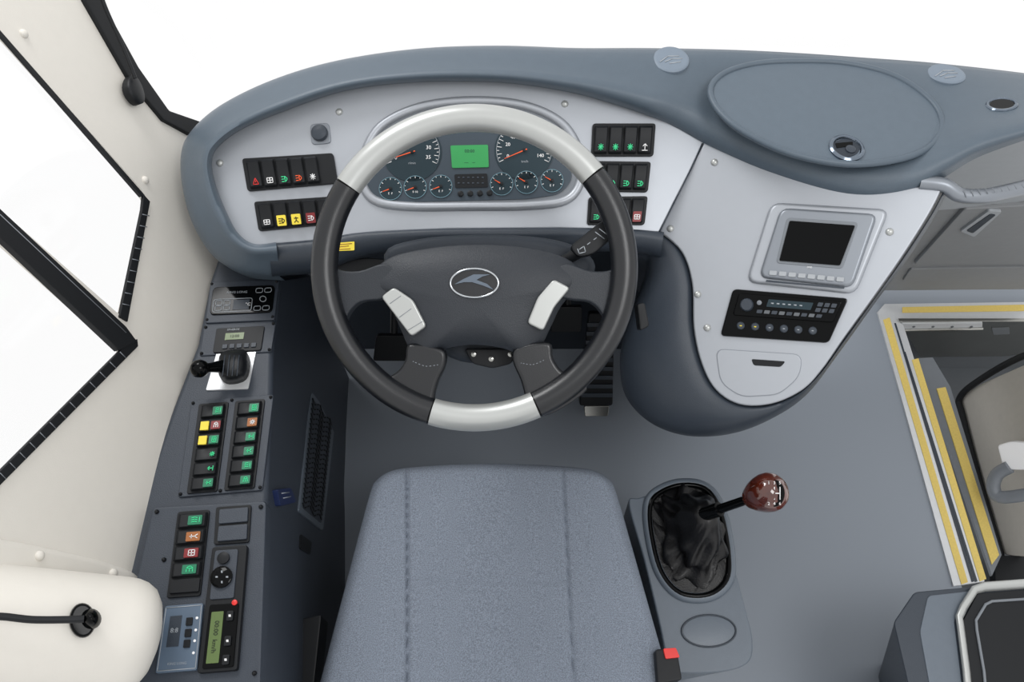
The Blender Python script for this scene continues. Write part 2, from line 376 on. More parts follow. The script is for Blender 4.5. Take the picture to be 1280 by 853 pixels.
# lid oval
ld = crom([(888, 112), (905, 92), (945, 80), (1000, 77), (1060, 80), (1120, 96), (1165, 128), (1177, 158), (1160, 185), (1120, 200), (1060, 205), (990, 192), (930, 165), (898, 138)], 6)
LZ = Z(.990)
lid = thing('storage_lid', 'oval blue-grey storage lid set in dashboard top', 'storage lid', LZ.at(1030, 140))  # only the lid is modelled, there is no tray beneath it
cu, cv = 1035, 140
dome('lid_panel', lid, [(cu+(u-cu)*.985, cv+(v-cv)*.97) for u, v in ld], LZ, .0005, .0015, .012, 'lid', pw=8)
sweep('lid_rim', lid, [LZ.at(u, v, -.0005) for u, v in ld], .0055, 'pad', True, 12)
revolve('finger_latch', lid, LZ.at(1058, 186, .001), (0, 0, 1), [(.028, 0), (.028, .003), (.025, .005), (.0225, .0045), (.021, .001), (.001, .001)], 'dchrome', 32, 'chrome ringed latch')
prism('latch_recess', lid, circ(1057, 185, 18, 11), LZ, .0028, .001, 'lower')
revolve('latch_button', lid, LZ.at(1063, 187, .0025), (0, 0, 1), [(.008, 0), (.008, .002), (.006, .003), (.001, .003)], 'padd', 24, 'dark')
prism('latch_slot', lid, rp([(1044, 179), (1066, 177), (1066, 182), (1046, 185)], 1), LZ, .0036, .001, 'blackg')
for (u, v) in [(839, 74), (1183, 92)]:
    q, n = pad_point(u, v); SPp = Pl(q, n)
    sp = thing('dash_speaker', 'round pale blue-grey embossed disc on dashboard top', 'speaker cover', q, 'discs on the dashboard top')
    revolve('speaker_cover', sp, q-n*.010, n, [(.0315, 0), (.0315, .0095), (.030, .011), (.026, .0117), (.001, .012)], 'disc', 36)
    strokes('embossed_mark', sp, [((u-14, v+3), (u-4, v-4)), ((u-4, v-4), (u+10, v-4)), ((u-8, v+3), (u+2, v-1)), ((u+2, v-1), (u+14, v-1)), ((u-2, v+5), (u+12, v+3))], 1.0, SPp, .0026, 'lgrey')
q, n = pad_point(1252, 131)
cp = thing('cup_socket', 'chrome ringed round socket in the dashboard top', 'socket', q)
revolve('socket_ring', cp, q-n*.012, n, [(.0235, 0), (.0235, .013), (.0215, .0150), (.0185, .0145), (.0175, .0125), (.001, .0125)], 'dchrome', 32)
revolve('socket_hole', cp, q-n*.002, n, [(.0172, 0), (.0172, .0035), (.001, .0035)], 'blackg')
# sensor on facia
bz = thing('round_buzzer', 'round grey buzzer button with square screwed base', 'buzzer', IP.at(400, 167))
prism('buzzer_base', bz, rp([(387, 155), (411, 153), (414, 179), (389, 181)], 6), IP, .007, .006, 'bezel', .002)
revolve('buzzer_button', bz, IP.at(400, 167, .006), IP.n, [(.0145, 0), (.0145, .006), (.013, .010), (.006, .012), (.001, .012)], 'padd')

# ---------------- instrument cluster ----------------
cl = thing('instrument_cluster', 'arched instrument cluster with dials and green display', 'instrument cluster', IP.at(587, 205))
bez = crom([(452, 225), (455, 195), (476, 158), (525, 134), (590, 126), (655, 132), (702, 154), (724, 190), (726, 225), (708, 250), (660, 257), (590, 258), (510, 258), (468, 250)], 6)
sweep('bezel', cl, [IP.at(u, v, .006) for u, v in bez], .008, 'silver', True, 12)
prism('hood_recess', cl, [(588+(u-588)*.985, 195+(v-195)*.975) for u, v in bez], IP, .0065, .004, 'mgrey')
face = rp([(458, 235), (462, 205), (478, 178), (505, 160), (548, 152), (640, 150), (690, 163), (710, 190), (716, 225), (700, 243), (660, 249), (500, 253), (466, 249)], 10)
prism('cluster_face', cl, face, IP, .0085, .003, 'clus', .001)
def gauge(u, v, r, a0, a1, n, labs, na, big, fs):
    d = prism('dial', cl, circ(u, v, r, r), IP, .010, .003, 'dial')
    if big: k0 = [(u+r*.93*math.cos(math.radians(a0+(a1-a0)*i/30)), v-r*.93*math.sin(math.radians(a0+(a1-a0)*i/30))) for i in range(31)]
    else: ring = circ(u, v, r*.97, r*.97, 40); k0 = ring+[ring[0]]
    strokes('dial_ring', d, poly(k0), .7, IP, .0107, 'lgrey' if big else 'cyan')
    sg = []
    for i in range(n+1):
        a = math.radians(a0+(a1-a0)*i/n); q = .76 if i % 2 == 0 else .84
        sg.append(((u+r*q*math.cos(a), v-r*q*math.sin(a)), (u+r*.92*math.cos(a), v-r*.92*math.sin(a))))
    strokes('tick_marks', d, sg, .7, IP, .0107, 'white')
    for s, a in labs:
        a = math.radians(a); text(s, d, u+r*.58*math.cos(a), v-r*.58*math.sin(a), fs, IP, .0109, 'white')
    a = math.radians(na); nl = r*.72
    sweep('needle', d, [IP.at(u-nl*.15*math.cos(a), v+nl*.15*math.sin(a), .0125), IP.at(u+nl*math.cos(a), v-nl*math.sin(a), .0125)], [.0012, .0005], 'orange', ns=6)
    revolve('needle_cap', d, IP.at(u, v, .011), IP.n, [(.0028, 0), (.0028, .003), (.0005, .0035)], 'black', 12)
gauge(515, 190, 37, 205, -25, 28, [('0', 200), ('10', 135), ('20', 70), ('30', 15), ('35', -18)], 198, True, 5.0)
gauge(655, 188, 37, 205, -25, 28, [('0', 200), ('20', 160), ('40', 130), ('60', 100), ('80', 70), ('120', 16), ('140', -18)], 203, True, 4.6)
text('r/min', cl, 515, 204, 3.2, IP, .0113, 'lgrey'); text('km/h', cl, 656, 202, 3.2, IP, .0113, 'lgrey')
for (u, v) in [(488, 236), (519, 234), (551, 233), (627, 230), (658, 228), (690, 226)]:
    gauge(u, v, 14.5, 200, -20, 8, [], 200 if u < 600 else 150, False, 4)
    text('E  F' if u != 519 else '0 10', cl, u, v+6, 2.8, IP, .0113, 'white')
prism('display', cl, rp([(563, 182), (610, 181), (611, 209), (565, 210)], 2), IP, .0108, .003, 'lcdg', label='lit green display')
text('00:00', cl, 587, 189, 4.2, IP, .0112, 'dial'); text('---   --', cl, 587, 203, 4.2, IP, .0112, 'dial')
prism('lamp_strip', cl, rp([(568, 218), (609, 217), (610, 234), (569, 235)], 2), IP, .0105, .003, 'black')
strokes('warning_symbols', cl, [((572+i*6, 222), (575+i*6, 222)) for i in range(6)]+[((572+i*6, 229), (575+i*6, 229)) for i in range(6)], 2.0, IP, .011, 'padd')
for i in range(4): revolve('push_button', cl, IP.at(576+i*12, 243-i*.4, .008), IP.n, [(.005, 0), (.005, .005), (.0035, .006), (.0005, .006)], 'black', 14)
# ---------------- rocker switch panels ----------------
def swpanel(q, pl, n, icons, cols, lab, s0=.03, s1=.97, t0=.08, t1=.92, caps=None, h=.004):
    c = bil(q, .5, .5)
    t = thing('switch_panel', lab, 'switch panel', pl.at(*c), 'rocker switch panels on the dashboard')
    prism('switch_frame', t, rp(q, 4), pl, h+.006, .009, 'black', .0015)
    for i in range(n):
        a = s0+(s1-s0)*i/n; b = s0+(s1-s0)*(i+1)/n; g_ = (b-a)*.07
        rocker(t, sq(q, a+g_, t0, b-g_, t1), pl, h+.006, icons[i], cols[i], caps[i] if caps else None)
    return t
swpanel([(302, 198), (416, 191), (422, 229), (309, 239)], IP, 5, ['tri', 'box', 'lamp', 'lamp', 'fan'], ['red', 'white', 'green', 'orange', 'white'], 'black panel of five rockers including red hazard triangle', s1=.82)
swpanel([(317, 252), (420, 245), (424, 279), (323, 289)], IP, 5, ['box', 'lamp', 'man', 'lamp', 'lamp'], ['white', 'black', 'black', 'white', 'green'], 'black panel of five rockers with yellow and red caps', caps=[None, 'yellow', 'yellow', 'redd', 'greend'], s1=.93)
swpanel([(741, 154), (820, 154), (817, 195), (739, 195)], IP, 4, ['fan', 'fan', 'fan', 'up'], ['green', 'green', 'green', 'white'], 'black panel of four rockers with green symbols')
swpanel([(738, 201), (814, 202), (810, 240), (736, 239)], IP, 4, ['lamp', 'lamp', 'lamp', 'lamp'], ['green']*4, 'black panel of rockers with green lamp symbols')
swpanel([(736, 246), (810, 245), (806, 281), (734, 281)], IP, 4, ['lamp', 'up', 'box', 'box'], ['green', 'green', 'white', 'white'], 'black panel of rockers with dark red pair', caps=[None, None, 'redd', 'redd'])

# ---------------- monitor ----------------
mo = thing('monitor', 'small dark screen in raised silver bezel', 'monitor', CP.at(1020, 310))
prism('bezel_base', mo, rp([(964, 252), (1113, 261), (1070, 368), (932, 353)], 14), CP, .014, .02, 'silver', .007, 3)
prism('bezel_frame', mo, rp([(976, 259), (1098, 267), (1066, 360), (948, 347)], 12), CP, .021, .010, 'bezel', .006, 3)
prism('screen_surround', mo, rp([(984, 272), (1073, 278), (1053, 336), (970, 329)], 5), CP, .0225, .004, 'mgrey', .001)
prism('screen', mo, rp([(987, 276), (1069, 282), (1050, 332), (974, 326)], 2), CP, .024, .003, 'blackg')
for i in range(8):
    u = 962+i*12; v = 338+i*1.15
    prism('push_button', mo, rp([(u, v), (u+9.5, v+.8), (u+8.5, v+6.5), (u-1, v+5.7)], 1.5), CP, .0245, .005, 'lg', .0008)
text('DVD', mo, 1012, 334.3, 2.2, CP, .0235, 'white', (1, .08))
prism('disc_slot', mo, [(958, 350), (1056, 359), (1055, 361), (957, 352.5)], CP, .022, .002, 'padd')
# ---------------- radio ----------------
ra = thing('car_radio', 'black stereo head unit with row of buttons beneath', 'radio', CP.at(980, 395))
RQ = [(916, 361), (1061, 373), (1036, 429), (900, 420)]
prism('radio_housing', ra, rp(RQ, 6), CP, .012, .02, 'blackg', .003)
prism('radio_face', ra, rp(sq(RQ, .06, .08, .96, .55), 4), CP, .017, .01, 'blackg', .003)
prism('radio_display', ra, rp(sq(RQ, .33, .16, .72, .32), 1), CP, .018, .002, 'dial')
revolve('volume_knob', ra, CP.at(*bil(RQ, .16, .32), .016), CP.n, [(.011, 0), (.011, .008), (.009, .011), (.001, .011)], 'padd')
revolve('menu_button', ra, CP.at(*bil(RQ, .26, .25), .016), CP.n, [(.004, 0), (.004, .003), (.001, .004)], 'mgrey', 16)
for i in range(9):
    prism('preset_button', ra, rp(sq(RQ, .26+i*.066, .395, .31+i*.066, .47), 1), CP, .019, .003, 'well' if i % 2 else 'padd', .0006)
for i in range(3):
    for j in range(2): prism('preset_button', ra, rp(sq(RQ, .76+i*.06, .14+j*.12, .805+i*.06, .23+j*.12), 1), CP, .019, .003, 'padd', .0006)
for i in range(6):
    revolve('round_button', ra, CP.at(*bil(RQ, .16+i*.13, .76), .011), CP.n, [(.0066, 0), (.0066, .004), (.005, .0055), (.001, .0055)], 'padd', 18)
    strokes('symbol', ra, [(bil(RQ, .15+i*.13, .76), bil(RQ, .17+i*.13, .76))], 1.2, CP, .017, 'yellow' if i in (0, 1) else 'lgrey')
strokes('print', ra, [(bil(RQ, .36+i*.05, .24), bil(RQ, .385+i*.05, .24)) for i in range(6)], 1.6, CP, .0186, 'lgrey')
# ---------------- ashtray drawer ----------------
at = thing('ashtray_drawer', 'silver flush ashtray drawer with finger slot', 'drawer', CP.at(945, 465))
dr = rp([(894, 436), (1003, 443), (1000, 471), (974, 494), (926, 497), (900, 479)], 12)
prism('drawer_gap', at, dr, CP, .0066, .001, 'bezel')
prism('drawer_front', at, [(948+(u-948)*.985, 466+(v-466)*.975) for u, v in dr], CP, .0076, .003, 'silver', .001)
prism('finger_slot', at, rp([(939, 449), (982, 452), (976, 459), (942, 457)], 3), CP, .0082, .001, 'black')

# ---------------- right side below pad ----------------
UP = Pl3((1120, 360, 2.25), (1280, 360, 2.25), (1200, 250, 1.7))
cb = thing('cabinet', 'grey locker under the dashboard beside the entrance', 'cabinet', (1.2, .6, .3))
prism('cabinet_body', cb, [(1085, 364), (1130, 330), (1165, 255), (1320, 235), (1320, 362)], UP, 0, .04, 'grey', .004)
prism('cabinet_door', cb, rp([(1142, 332), (1205, 262), (1310, 256), (1310, 330)], 5), UP, .010, .012, 'grey', .003)
prism('cabinet_door', cb, rp([(1128, 352), (1138, 337), (1310, 334), (1310, 354)], 3), UP, .006, .012, 'grey', .003)
prism('latch_plate', cb, rp([(1200, 290), (1236, 264), (1253, 265), (1218, 297)], 3), UP, .016, .008, 'lg', .002)
prism('latch_slot', cb, rp([(1208, 289), (1238, 268), (1245, 269), (1216, 292)], 2), UP, .0175, .002, 'padd')
UP2 = Pl3((1190, 252, 1.68), (1290, 246, 1.68), (1240, 190, 1.42))
prism('locker_upper_trim', cb, crom([(1160, 262), (1178, 225), (1205, 200), (1250, 182), (1320, 165), (1320, 246), (1240, 256)], 4), UP2, 0, .03, 'lg', .004, label='pale grey trim under the pad')
gh = thing('grab_handle', 'silver moulded grab handle at dashboard end', 'handle', P(1220, 240, 1.3))
sweep('grip', gh, [P(*p) for p in crom([(1150, 228, 1.29), (1180, 232, 1.28), (1200, 244, 1.28), (1230, 245, 1.28), (1265, 238, 1.29), (1330, 222, 1.3)], 6, False)], .012, 'bezel')
strokes('grip_groove', gh, [((1205+i*9, 238-i*.9), (1208+i*9, 247-i*1.5)) for i in range(9)], 1.0, Pl(P(1230, 240, 1.267), -D), 0, 'mgrey')
# stair edging
F1 = Z(.0)
flatpoly('trim_1', [(1097, 390), (1106, 380), (1330, 377), (1330, 402), (1128, 402), (1231, 727), (1192, 733)], F1, .006, .008, 'alum', .001, 'white aluminium nosing around the step edge', 'step edge')
flatpoly('trim_2', [(1104, 400), (1112, 397), (1210, 728), (1202, 731)], F1, .0075, .002, 'ystrip', .0, 'yellow anti-slip strip on step edge', 'step edge')
flatpoly('trim_3', [(1128, 384), (1330, 380), (1330, 388), (1128, 391)], F1, .0075, .002, 'ystrip', .0, 'yellow anti-slip strip on step edge', 'step edge')
flatpoly('trim_4', [(1140, 450), (1148, 448), (1233, 724), (1225, 727)], F1, .0075, .002, 'ystrip', .0, 'yellow anti-slip strip on step edge', 'step edge')
flatpoly('trim_5', [(1118, 404), (1120, 404), (1218, 727), (1215, 728)], F1, .0075, .002, 'padd', .0, 'dark groove in step edge', 'step edge')
flatpoly('trim_6', [(1130, 440), (1132, 440), (1222, 727), (1219, 728)], F1, .0075, .002, 'padd', .0, 'dark groove in step edge', 'step edge')
flatpoly('trim_7', [(1171, 486), (1182, 484), (1249, 694), (1240, 706)], Z(-.06), 0.001, .004, 'ystrip', .0, 'yellow lower step edge', 'step edge')
flatpoly('trim_8', [(1148, 448), (1166, 447), (1188, 484), (1252, 694), (1240, 720)], Z(-.062), 0, .01, 'mgrey', .0, 'grey lower step tread', 'step edge')
RW = Pl((0, .585, 0), (0, -1, 0))
hp = thing('hinged_hatch', 'brushed metal hatch with piano hinge above steps', 'hatch', RW.at(1210, 420))
prism('hatch_panel', hp, [(1124, 402), (1330, 402), (1330, 438), (1255, 446), (1150, 447)], RW, .004, .01, 'steel', .002)
prism('hinge_leaf', hp, [(1128, 405), (1228, 404), (1228, 412), (1131, 413)], RW, .008, .006, 'alum', .001)
sweep('hinge_pin', hp, [RW.at(1130, 413, .010), RW.at(1228, 411, .010)], .005, 'steel', ns=10)
for i in range(4): revolve('hinge_screw', hp, RW.at(1142+i*24, 408, .007), RW.n, [(.004, 0), (.004, .003), (.001, .004)], 'well', 10)
prism('hatch_catch', hp, rp([(1240, 412), (1262, 411), (1262, 418), (1242, 419)], 1), RW, .009, .006, 'well', .001)
DP = Pl((1.34, 0, 0), (-1, 0, 0))
door = prism('door_1', None, rp([(1197, 498), (1225, 480), (1340, 430), (1340, 700), (1252, 694)], 8), DP, 0, .03, 'door', .004); struct(door, 'beige inner skin of the entrance door', 'door')
ds = thing('door_seal', 'black curved rubber seal around entrance door', 'door seal', DP.at(1200, 500))
sweep('rubber_tube', ds, [DP.at(*p, .01) for p in crom([(1340, 425), (1275, 447), (1225, 475), (1200, 497), (1203, 520), (1225, 605), (1250, 690), (1255, 720)], 6, False)], .009, 'seal')
dh = thing('pull_handle', 'white and grey interior door pull handle', 'handle', DP.at(1262, 580))
HP = Pl(P(1260, 570, 2.0), (-.8, -.3, .6))
prism('handle_plate', dh, rp([(1246, 557), (1262, 552), (1310, 556), (1310, 588), (1254, 588)], 4), HP, 0, .04, 'white', .008)
sweep('handle_bar', dh, [HP.at(*p, .0) for p in crom([(1262, 584), (1246, 594), (1242, 612), (1256, 622), (1320, 612)], 5, False)], .016, 'mgrey')
prism3('sill_mat', None, [Z(-.2).at(u, v) for u, v in [(1243, 696), (1340, 690), (1340, 760), (1247, 760)]], Vector((0, 0, 1)), .03, 'black')
bpy.data.objects['sill_mat']['label'] = 'black mat at foot of the entrance door'; bpy.data.objects['sill_mat']['category'] = 'mat'

# ---------------- box bottom right ----------------
BZ = Z(.45)
bx = thing('storage_box', 'dark grey open box with silver edge trim', 'storage box', (.95, -.45, .0))
tpx = [BZ.at(u, v) for u, v in rp([(1143, 740), (1218, 733), (1400, 720), (1400, 1000), (1150, 1000), (1136, 860), (1117, 778)], 5)]
cb_ = sum(tpx, Vector())/len(tpx)
prism3('box_shell', bx, tpx, Vector((0, 0, 1)), .45, 'padd', .022, 3, [Vector((cb_.x+(p.x-cb_.x)*.30+.05, cb_.y+(p.y-cb_.y)*.5, 0)) for p in tpx])
prism3('side_facet', bx, [BZ.at(u, v, .002) for u, v in rp([(1160, 745), (1214, 739), (1193, 776), (1208, 900), (1170, 900), (1150, 790)], 5)], Vector((0, 0, 1)), .01, 'gear', .003)
prism3('box_well', bx, [BZ.at(u, v, .0045) for u, v in [(1222, 742), (1400, 728), (1400, 960), (1216, 960), (1204, 776)]], Vector((0, 0, 1)), .01, 'black', .002)
sweep('edge_trim', bx, [BZ.at(*p, .006) for p in [(1400, 721), (1300, 729), (1230, 734), (1218, 738), (1204, 760), (1199, 772), (1201, 786), (1208, 840), (1216, 930)]], .010, 'silver2', ns=10, flat=.6)
sweep('inner_trim', bx, [BZ.at(*p, .006) for p in [(1400, 742), (1300, 748), (1240, 752), (1232, 756), (1220, 776), (1221, 788), (1230, 840), (1238, 930)]], .0025, 'mgrey', ns=8)

# ---------------- gear lever ----------------
GZ = Z(.42)
gc = thing('gear_shift_console', 'blue-grey gear lever console beside the driver seat', 'gear shift', (.36, -.25, 0))
go = crom([(786, 630), (800, 622), (840, 611), (880, 614), (900, 640), (916, 700), (932, 760), (941, 800), (936, 828), (905, 840), (850, 842), (836, 835), (824, 780), (805, 700)], 6)
bk = [GZ.at(u, v) for u, v in go]; cc = sum(bk, Vector())/len(bk)
prism3('console_body', gc, bk, Vector((0, 0, 1)), .42, 'gear', .024, 6, [Vector((cc.x+(p.x-cc.x)*.9, cc.y+(p.y-cc.y)*.9+.02, 0)) for p in bk])
bo = crom([(822, 618), (850, 607), (882, 612), (900, 640), (910, 690), (908, 725), (885, 744), (850, 742), (826, 715), (814, 670), (812, 635)], 6)
sweep('boot_surround', gc, [GZ.at(861+(u-861)*1.05, 676+(v-676)*1.035, .0) for u, v in bo], .010, 'gear', True, 12)
sweep('boot_rim', gc, [GZ.at(u, v, .006) for u, v in bo], .0055, 'blackg', True, 10)
nk = P(884, 642, 1.455); n0 = GZ.at(862, 675); rows3 = []; K = 20
for k in range(K+1):
    t = k/K; row = []
    for i, (u, v) in enumerate(bo):
        a = 2*math.pi*i/len(bo); b = GZ.at(u, v, .004); cen = n0.lerp(nk, t**.8)
        rad = (b-n0)*(1-t)**.75*1.0
        rr = Vector((math.cos(-a+2.4), math.sin(-a+2.4), 0))*.016
        fold = math.sin(a*9+t*5+1.3*math.sin(a*3))*.10+math.sin(a*5-t*9)*.08+.10*math.sin(t*20+2*math.sin(a*2))
        amp = math.sin(math.pi*min(1, t*1.02))**.6
        p = cen+rad*(1+fold*amp)+rr*t
        p.z = b.z+(nk.z-b.z)*t**1.5-.018*math.sin(math.pi*t)+.006*amp*math.sin(a*7+t*14)
        row.append(p)
    rows3.append(row)
grid('leather_boot', gc, rows3, 'boot', True, True, 80, 'black wrinkled leather boot')
kn = P(957, 617, 1.36); ax = (kn-nk).normalized()
sweep('lever_shaft', gc, [nk-ax*.01, nk+ax*.03, nk+ax*.031, kn-ax*.02], [.013, .013, .0085, .008], 'blackg')
revolve('gear_knob', gc, kn, ax, [(.009, -.042), (.014, -.040), (.020, -.033), (.027, -.020), (.032, -.006), (.0335, .006), (.032, .018), (.026, .028), (.016, .035), (.002, .037)], 'wood', 32, 'glossy red-brown wooden gear knob')
vw = (C-kn).normalized(); KP = Pl(kn+vw*.0300, vw)
dome('shift_plate', gc, circ(968, 617, 13, 17, 24), KP, -.003, .003, .004, 'blackg')
strokes('shift_pattern', gc, [((961, 609), (961, 625)), ((968, 609), (968, 625)), ((975, 609), (975, 625)), ((957, 617), (975, 617))], 1.2, KP, .0045, 'white')
for s, u, v in [('1', 961, 604), ('3', 968, 604), ('5', 975, 604), ('2', 961, 630), ('4', 968, 630), ('R', 956, 622), ('6', 975, 630)]: text(s, gc, u, v, 4.0, KP, .0045, 'white')
dome('oval_recess', gc, circ(886, 789, 32, 19, 36), GZ, .001, .003, .003, 'gear')
sweep('oval_outline', gc, [GZ.at(u, v, .0015) for u, v in circ(886, 789, 34, 20, 40)], .0016, 'padd', True, 8)

# ---------------- driver seat ----------------
st = thing('driver_seat', 'blue-grey woven fabric driver seat with stitched panels', 'seat', (-.03, -.3, 0))
SZ = .5; NS = 150; NT = 140
def sL(v): return 464-(v-610)*.262
def sR(v): return 769+(v-610)*.282
rows4 = []
for j in range(NT+1):
    t = j/NT; row = []
    for i in range(NS+1):
        s = i/NS; vf = 580+8*abs(2*s-1)**2+16*abs(2*s-1)**20; v = vf+(960-vf)*t**1.15
        cornr = 12*math.exp(-(v-583)/11.)
        l = sL(v)+cornr; r = sR(v)-cornr; u = l+(r-l)*s
        d1 = min(s, 1-s)*(r-l)*1.35e-3; d2 = t*.5
        z = SZ-.024*math.exp(-(d1/.007)**1.2)-.024*math.exp(-(d2/.008)**1.2)
        uL = 509; uR = 710+(v-727)*.05
        z -= .008*math.exp(-((u-uL)/2.)**2)+.005*math.exp(-((u-uR)/2.)**2)
        if uL < u < uR: z -= .0025*math.exp(-((v-727)/2.5)**2); z -= .004*math.sin(math.pi*(u-uL)/(uR-uL))
        else: z += .005*math.sin(math.pi*min(1, abs(u-(uL if u < uL else uR))/90))
        row.append(Z(z).at(u, v))
    rows4.append(row)
top = rows4; body = []
for r in top: body.append([r[0]+Vector((.012, 0, -.09)), r[0]+Vector((-.002, 0, -.03))]+r+[r[-1]+Vector((.002, 0, -.03)), r[-1]+Vector((-.012, 0, -.09))])
f0 = [p+Vector((0, .003, -.03)) for p in top[0]]; f1 = [p+Vector((0, -.01, -.09)) for p in top[0]]
def ext(r): return [r[0]+Vector((.012, 0, -.0)), r[0]+Vector((0, 0, 0))]+r+[r[-1], r[-1]+Vector((-.012, 0, 0))]
body = [ext(f1), ext(f0)]+body
grid('seat_cushion', st, body, 'fabric', False, False, 80, 'blue-grey fabric cushion')
prism3('seat_base', st, [Vector(p) for p in [(-.22, -.10, .42), (.17, -.10, .42), (.19, -.56, .42), (-.24, -.56, .42)]], Vector((0, 0, 1)), .42, 'black', .01)
rows5 = []
for k in range(13):
    a = k/12; row = []
    for i in range(25):
        s = -1+2*i/24; x = -.03+s*(.25-.05*a**3); e = abs(s)**6
        row.append(Vector((x, -.62-.05*a-.02*(1-e), .46+.6*a)))
    rows5.append(row)
fr = [[p+Vector((0, .05*(1-abs(-1+2*i/24)**6)*(1 if 0 < j < 12 else .2), 0)) for i, p in enumerate(r)] for j, r in enumerate(rows5)]
full = [fr[j]+[p+Vector((0, -.05, 0)) for p in rows5[j][::-1]] for j in range(13)]
grid('backrest', st, full, 'fabric', True, True, 70, 'blue-grey fabric backrest')
prism('side_lever', st, rp([(374, 774), (402, 768), (392, 862), (366, 862)], 4), Z(.44), 0, .06, 'black', .006)
bu = thing('seat_belt_buckle', 'black seat belt buckle with red release button', 'seat belt buckle', Z(.5).at(835, 830))
prism('buckle_body', bu, rp([(819, 812), (846, 810), (853, 850), (822, 856)], 4), Z(.52), 0, .03, 'black', .004)
prism('release_button', bu, rp([(829, 811), (845, 810), (850, 822), (832, 824)], 2), Z(.52), .004, .006, 'red', .001)
sweep('buckle_stalk', bu, [Z(.5).at(838, 850), Z(.42).at(848, 880), Z(.3).at(850, 900)], .012, 'black', flat=.4)

# ---------------- steering wheel ----------------
WP = Pl(P(593, 335, 1.17), -D)
sw = thing('steering_wheel', 'black leather four-spoke steering wheel with silver rim inserts', 'steering wheel', WP.at(593, 335))
RM = 187.5; rm = .0200
def arc(a0, a1, n=40): return [(593+RM*math.cos(math.radians(a0+(a1-a0)*i/n)), 335-RM*math.sin(math.radians(a0+(a1-a0)*i/n))) for i in range(n+1)]
def rim(a0, a1, m, r, nm, lab):
    pts = [WP.at(u, v, 0) for u, v in arc(a0, a1)]; sweep(nm, sw, pts, r, m, ns=28, nrm=WP.n, label=lab)
rim(38, 147, 'silver2', rm*1.0, 'rim_insert', 'satin silver rim insert')
rim(147.6, 253, 'leather', rm*.98, 'rim_grip', 'black leather rim grip')
rim(253.6, 294, 'silver2', rm, 'rim_insert', 'satin silver rim insert')
rim(294.6, 397.4, 'leather', rm*.98, 'rim_grip', 'black leather rim grip')
for a in (37.7, 147.3, 253.3, 294.3):
    rim(a-.5, a+.5, 'blackg', rm*.96, 'rim_joint', 'thin black joint')
hubp = crom([(464, 342), (490, 321), (540, 310), (593, 306), (650, 309), (700, 320), (728, 338), (732, 352), (716, 366), (700, 385), (688, 410), (672, 440), (655, 446), (630, 436), (593, 431), (556, 436), (530, 446), (514, 440), (500, 410), (488, 385), (470, 366), (458, 354)], 5)
dome('hub_cover', sw, hubp, WP, -.012, .012, .045, 'hub', pw=4, label='dark grey grained hub cover')
spl = crom([(402, 318), (420, 336), (448, 339), (480, 330), (500, 345), (500, 366), (478, 374), (450, 378), (434, 394), (426, 418), (404, 400), (399, 355)], 4)
prism('spoke', sw, spl, WP, -.002, .025, 'hub', .007, 4)
prism('spoke', sw, [(1186-u+2, v) for u, v in spl], WP, -.002, .025, 'hub', .007, 4)
spb = crom([(512, 430), (552, 436), (557, 454), (547, 478), (542, 500), (545, 524), (508, 520), (464, 490), (482, 474), (497, 464), (506, 450)], 4)
prism('spoke', sw, spb, WP, .001, .025, 'leather', .007, 4)
prism('spoke', sw, [(1194-u+4, v-2) for u, v in spb], WP, .001, .025, 'leather', .007, 4)
def stitch(name, pts):
    L = crom(pts, 8, False); sg = [(L[i], L[i+1]) for i in range(0, len(L)-1, 2)]
    strokes(name, sw, sg, 1., WP, .0015, 'mgrey')
stitch('seam_stitching', [(516, 452), (532, 458), (549, 456)]); stitch('seam_stitching', [(651, 454), (666, 456), (681, 450)])
ins = rp([(476, 371), (492, 359), (516, 375), (533, 408), (514, 421)], 5)
prism('spoke_insert', sw, ins, WP, .012, .02, 'silver2', .003, 3, label='silver button insert')
insr = rp([(659, 404), (672, 372), (692, 349), (713, 360), (693, 384), (679, 414)], 5)
prism('spoke_insert', sw, insr, WP, .012, .02, 'silver2', .003, 3, label='silver button insert')
for a, b in (((487, 380), (501, 370)), ((499, 397), (514, 386)), ((510, 413), (528, 402))): strokes('insert_groove', sw, [(a, b)], .7, WP, .0124, 'mgrey')
prism('emblem_base', sw, circ(593, 354, 30, 18, 40), WP, .0125, .004, 'leather')
sweep('emblem_ring', sw, [WP.at(u, v, .0135) for u, v in circ(593, 354, 30, 18, 48)], .0016, 'chrome', True, 8)
prism('emblem', sw, [(567, 356), (579, 349), (592, 343), (614, 343), (603, 346), (596, 350), (609, 355), (618, 363), (603, 357), (590, 353), (580, 353)], WP, .0150, .002, 'dchrome', .0004)
# column
cc_ = thing('steering_column', 'black steering column shroud with stalk', 'steering column', WP.at(600, 360, -.1))
prism('column_shroud', cc_, crom([(478, 318), (520, 298), (600, 292), (680, 296), (730, 312), (744, 340), (700, 380), (650, 440), (600, 455), (550, 440), (500, 380)], 4), WP, -.07, .09, 'lower', .015, 3)
revolve('column_tube', cc_, WP.at(600, 380, -.16), -WP.n, [(.05, 0), (.075, .02), (.07, .3), (.06, .6)], 'black')
prism('lower_plate', cc_, rp([(580, 436), (648, 436), (640, 455), (616, 461), (590, 455)], 6), WP, -.058, .03, 'black', .004)
for p in [(592, 443), (614, 449), (638, 443)]: revolve('plate_screw', cc_, WP.at(*p, -.058), WP.n, [(.004, 0), (.004, .003), (.001, .004)], 'steel', 12)
SP = Pl(WP.at(740, 300, -.03), -D)
sweep('stalk_arm', cc_, [SP.at(690, 335, -.03), SP.at(725, 315, -.005)], .009, 'black')
prism('stalk', cc_, rp([(712, 308), (752, 276), (778, 270), (772, 292), (742, 318), (722, 322)], 7), SP, .01, .022, 'black', .006, label='black control stalk')
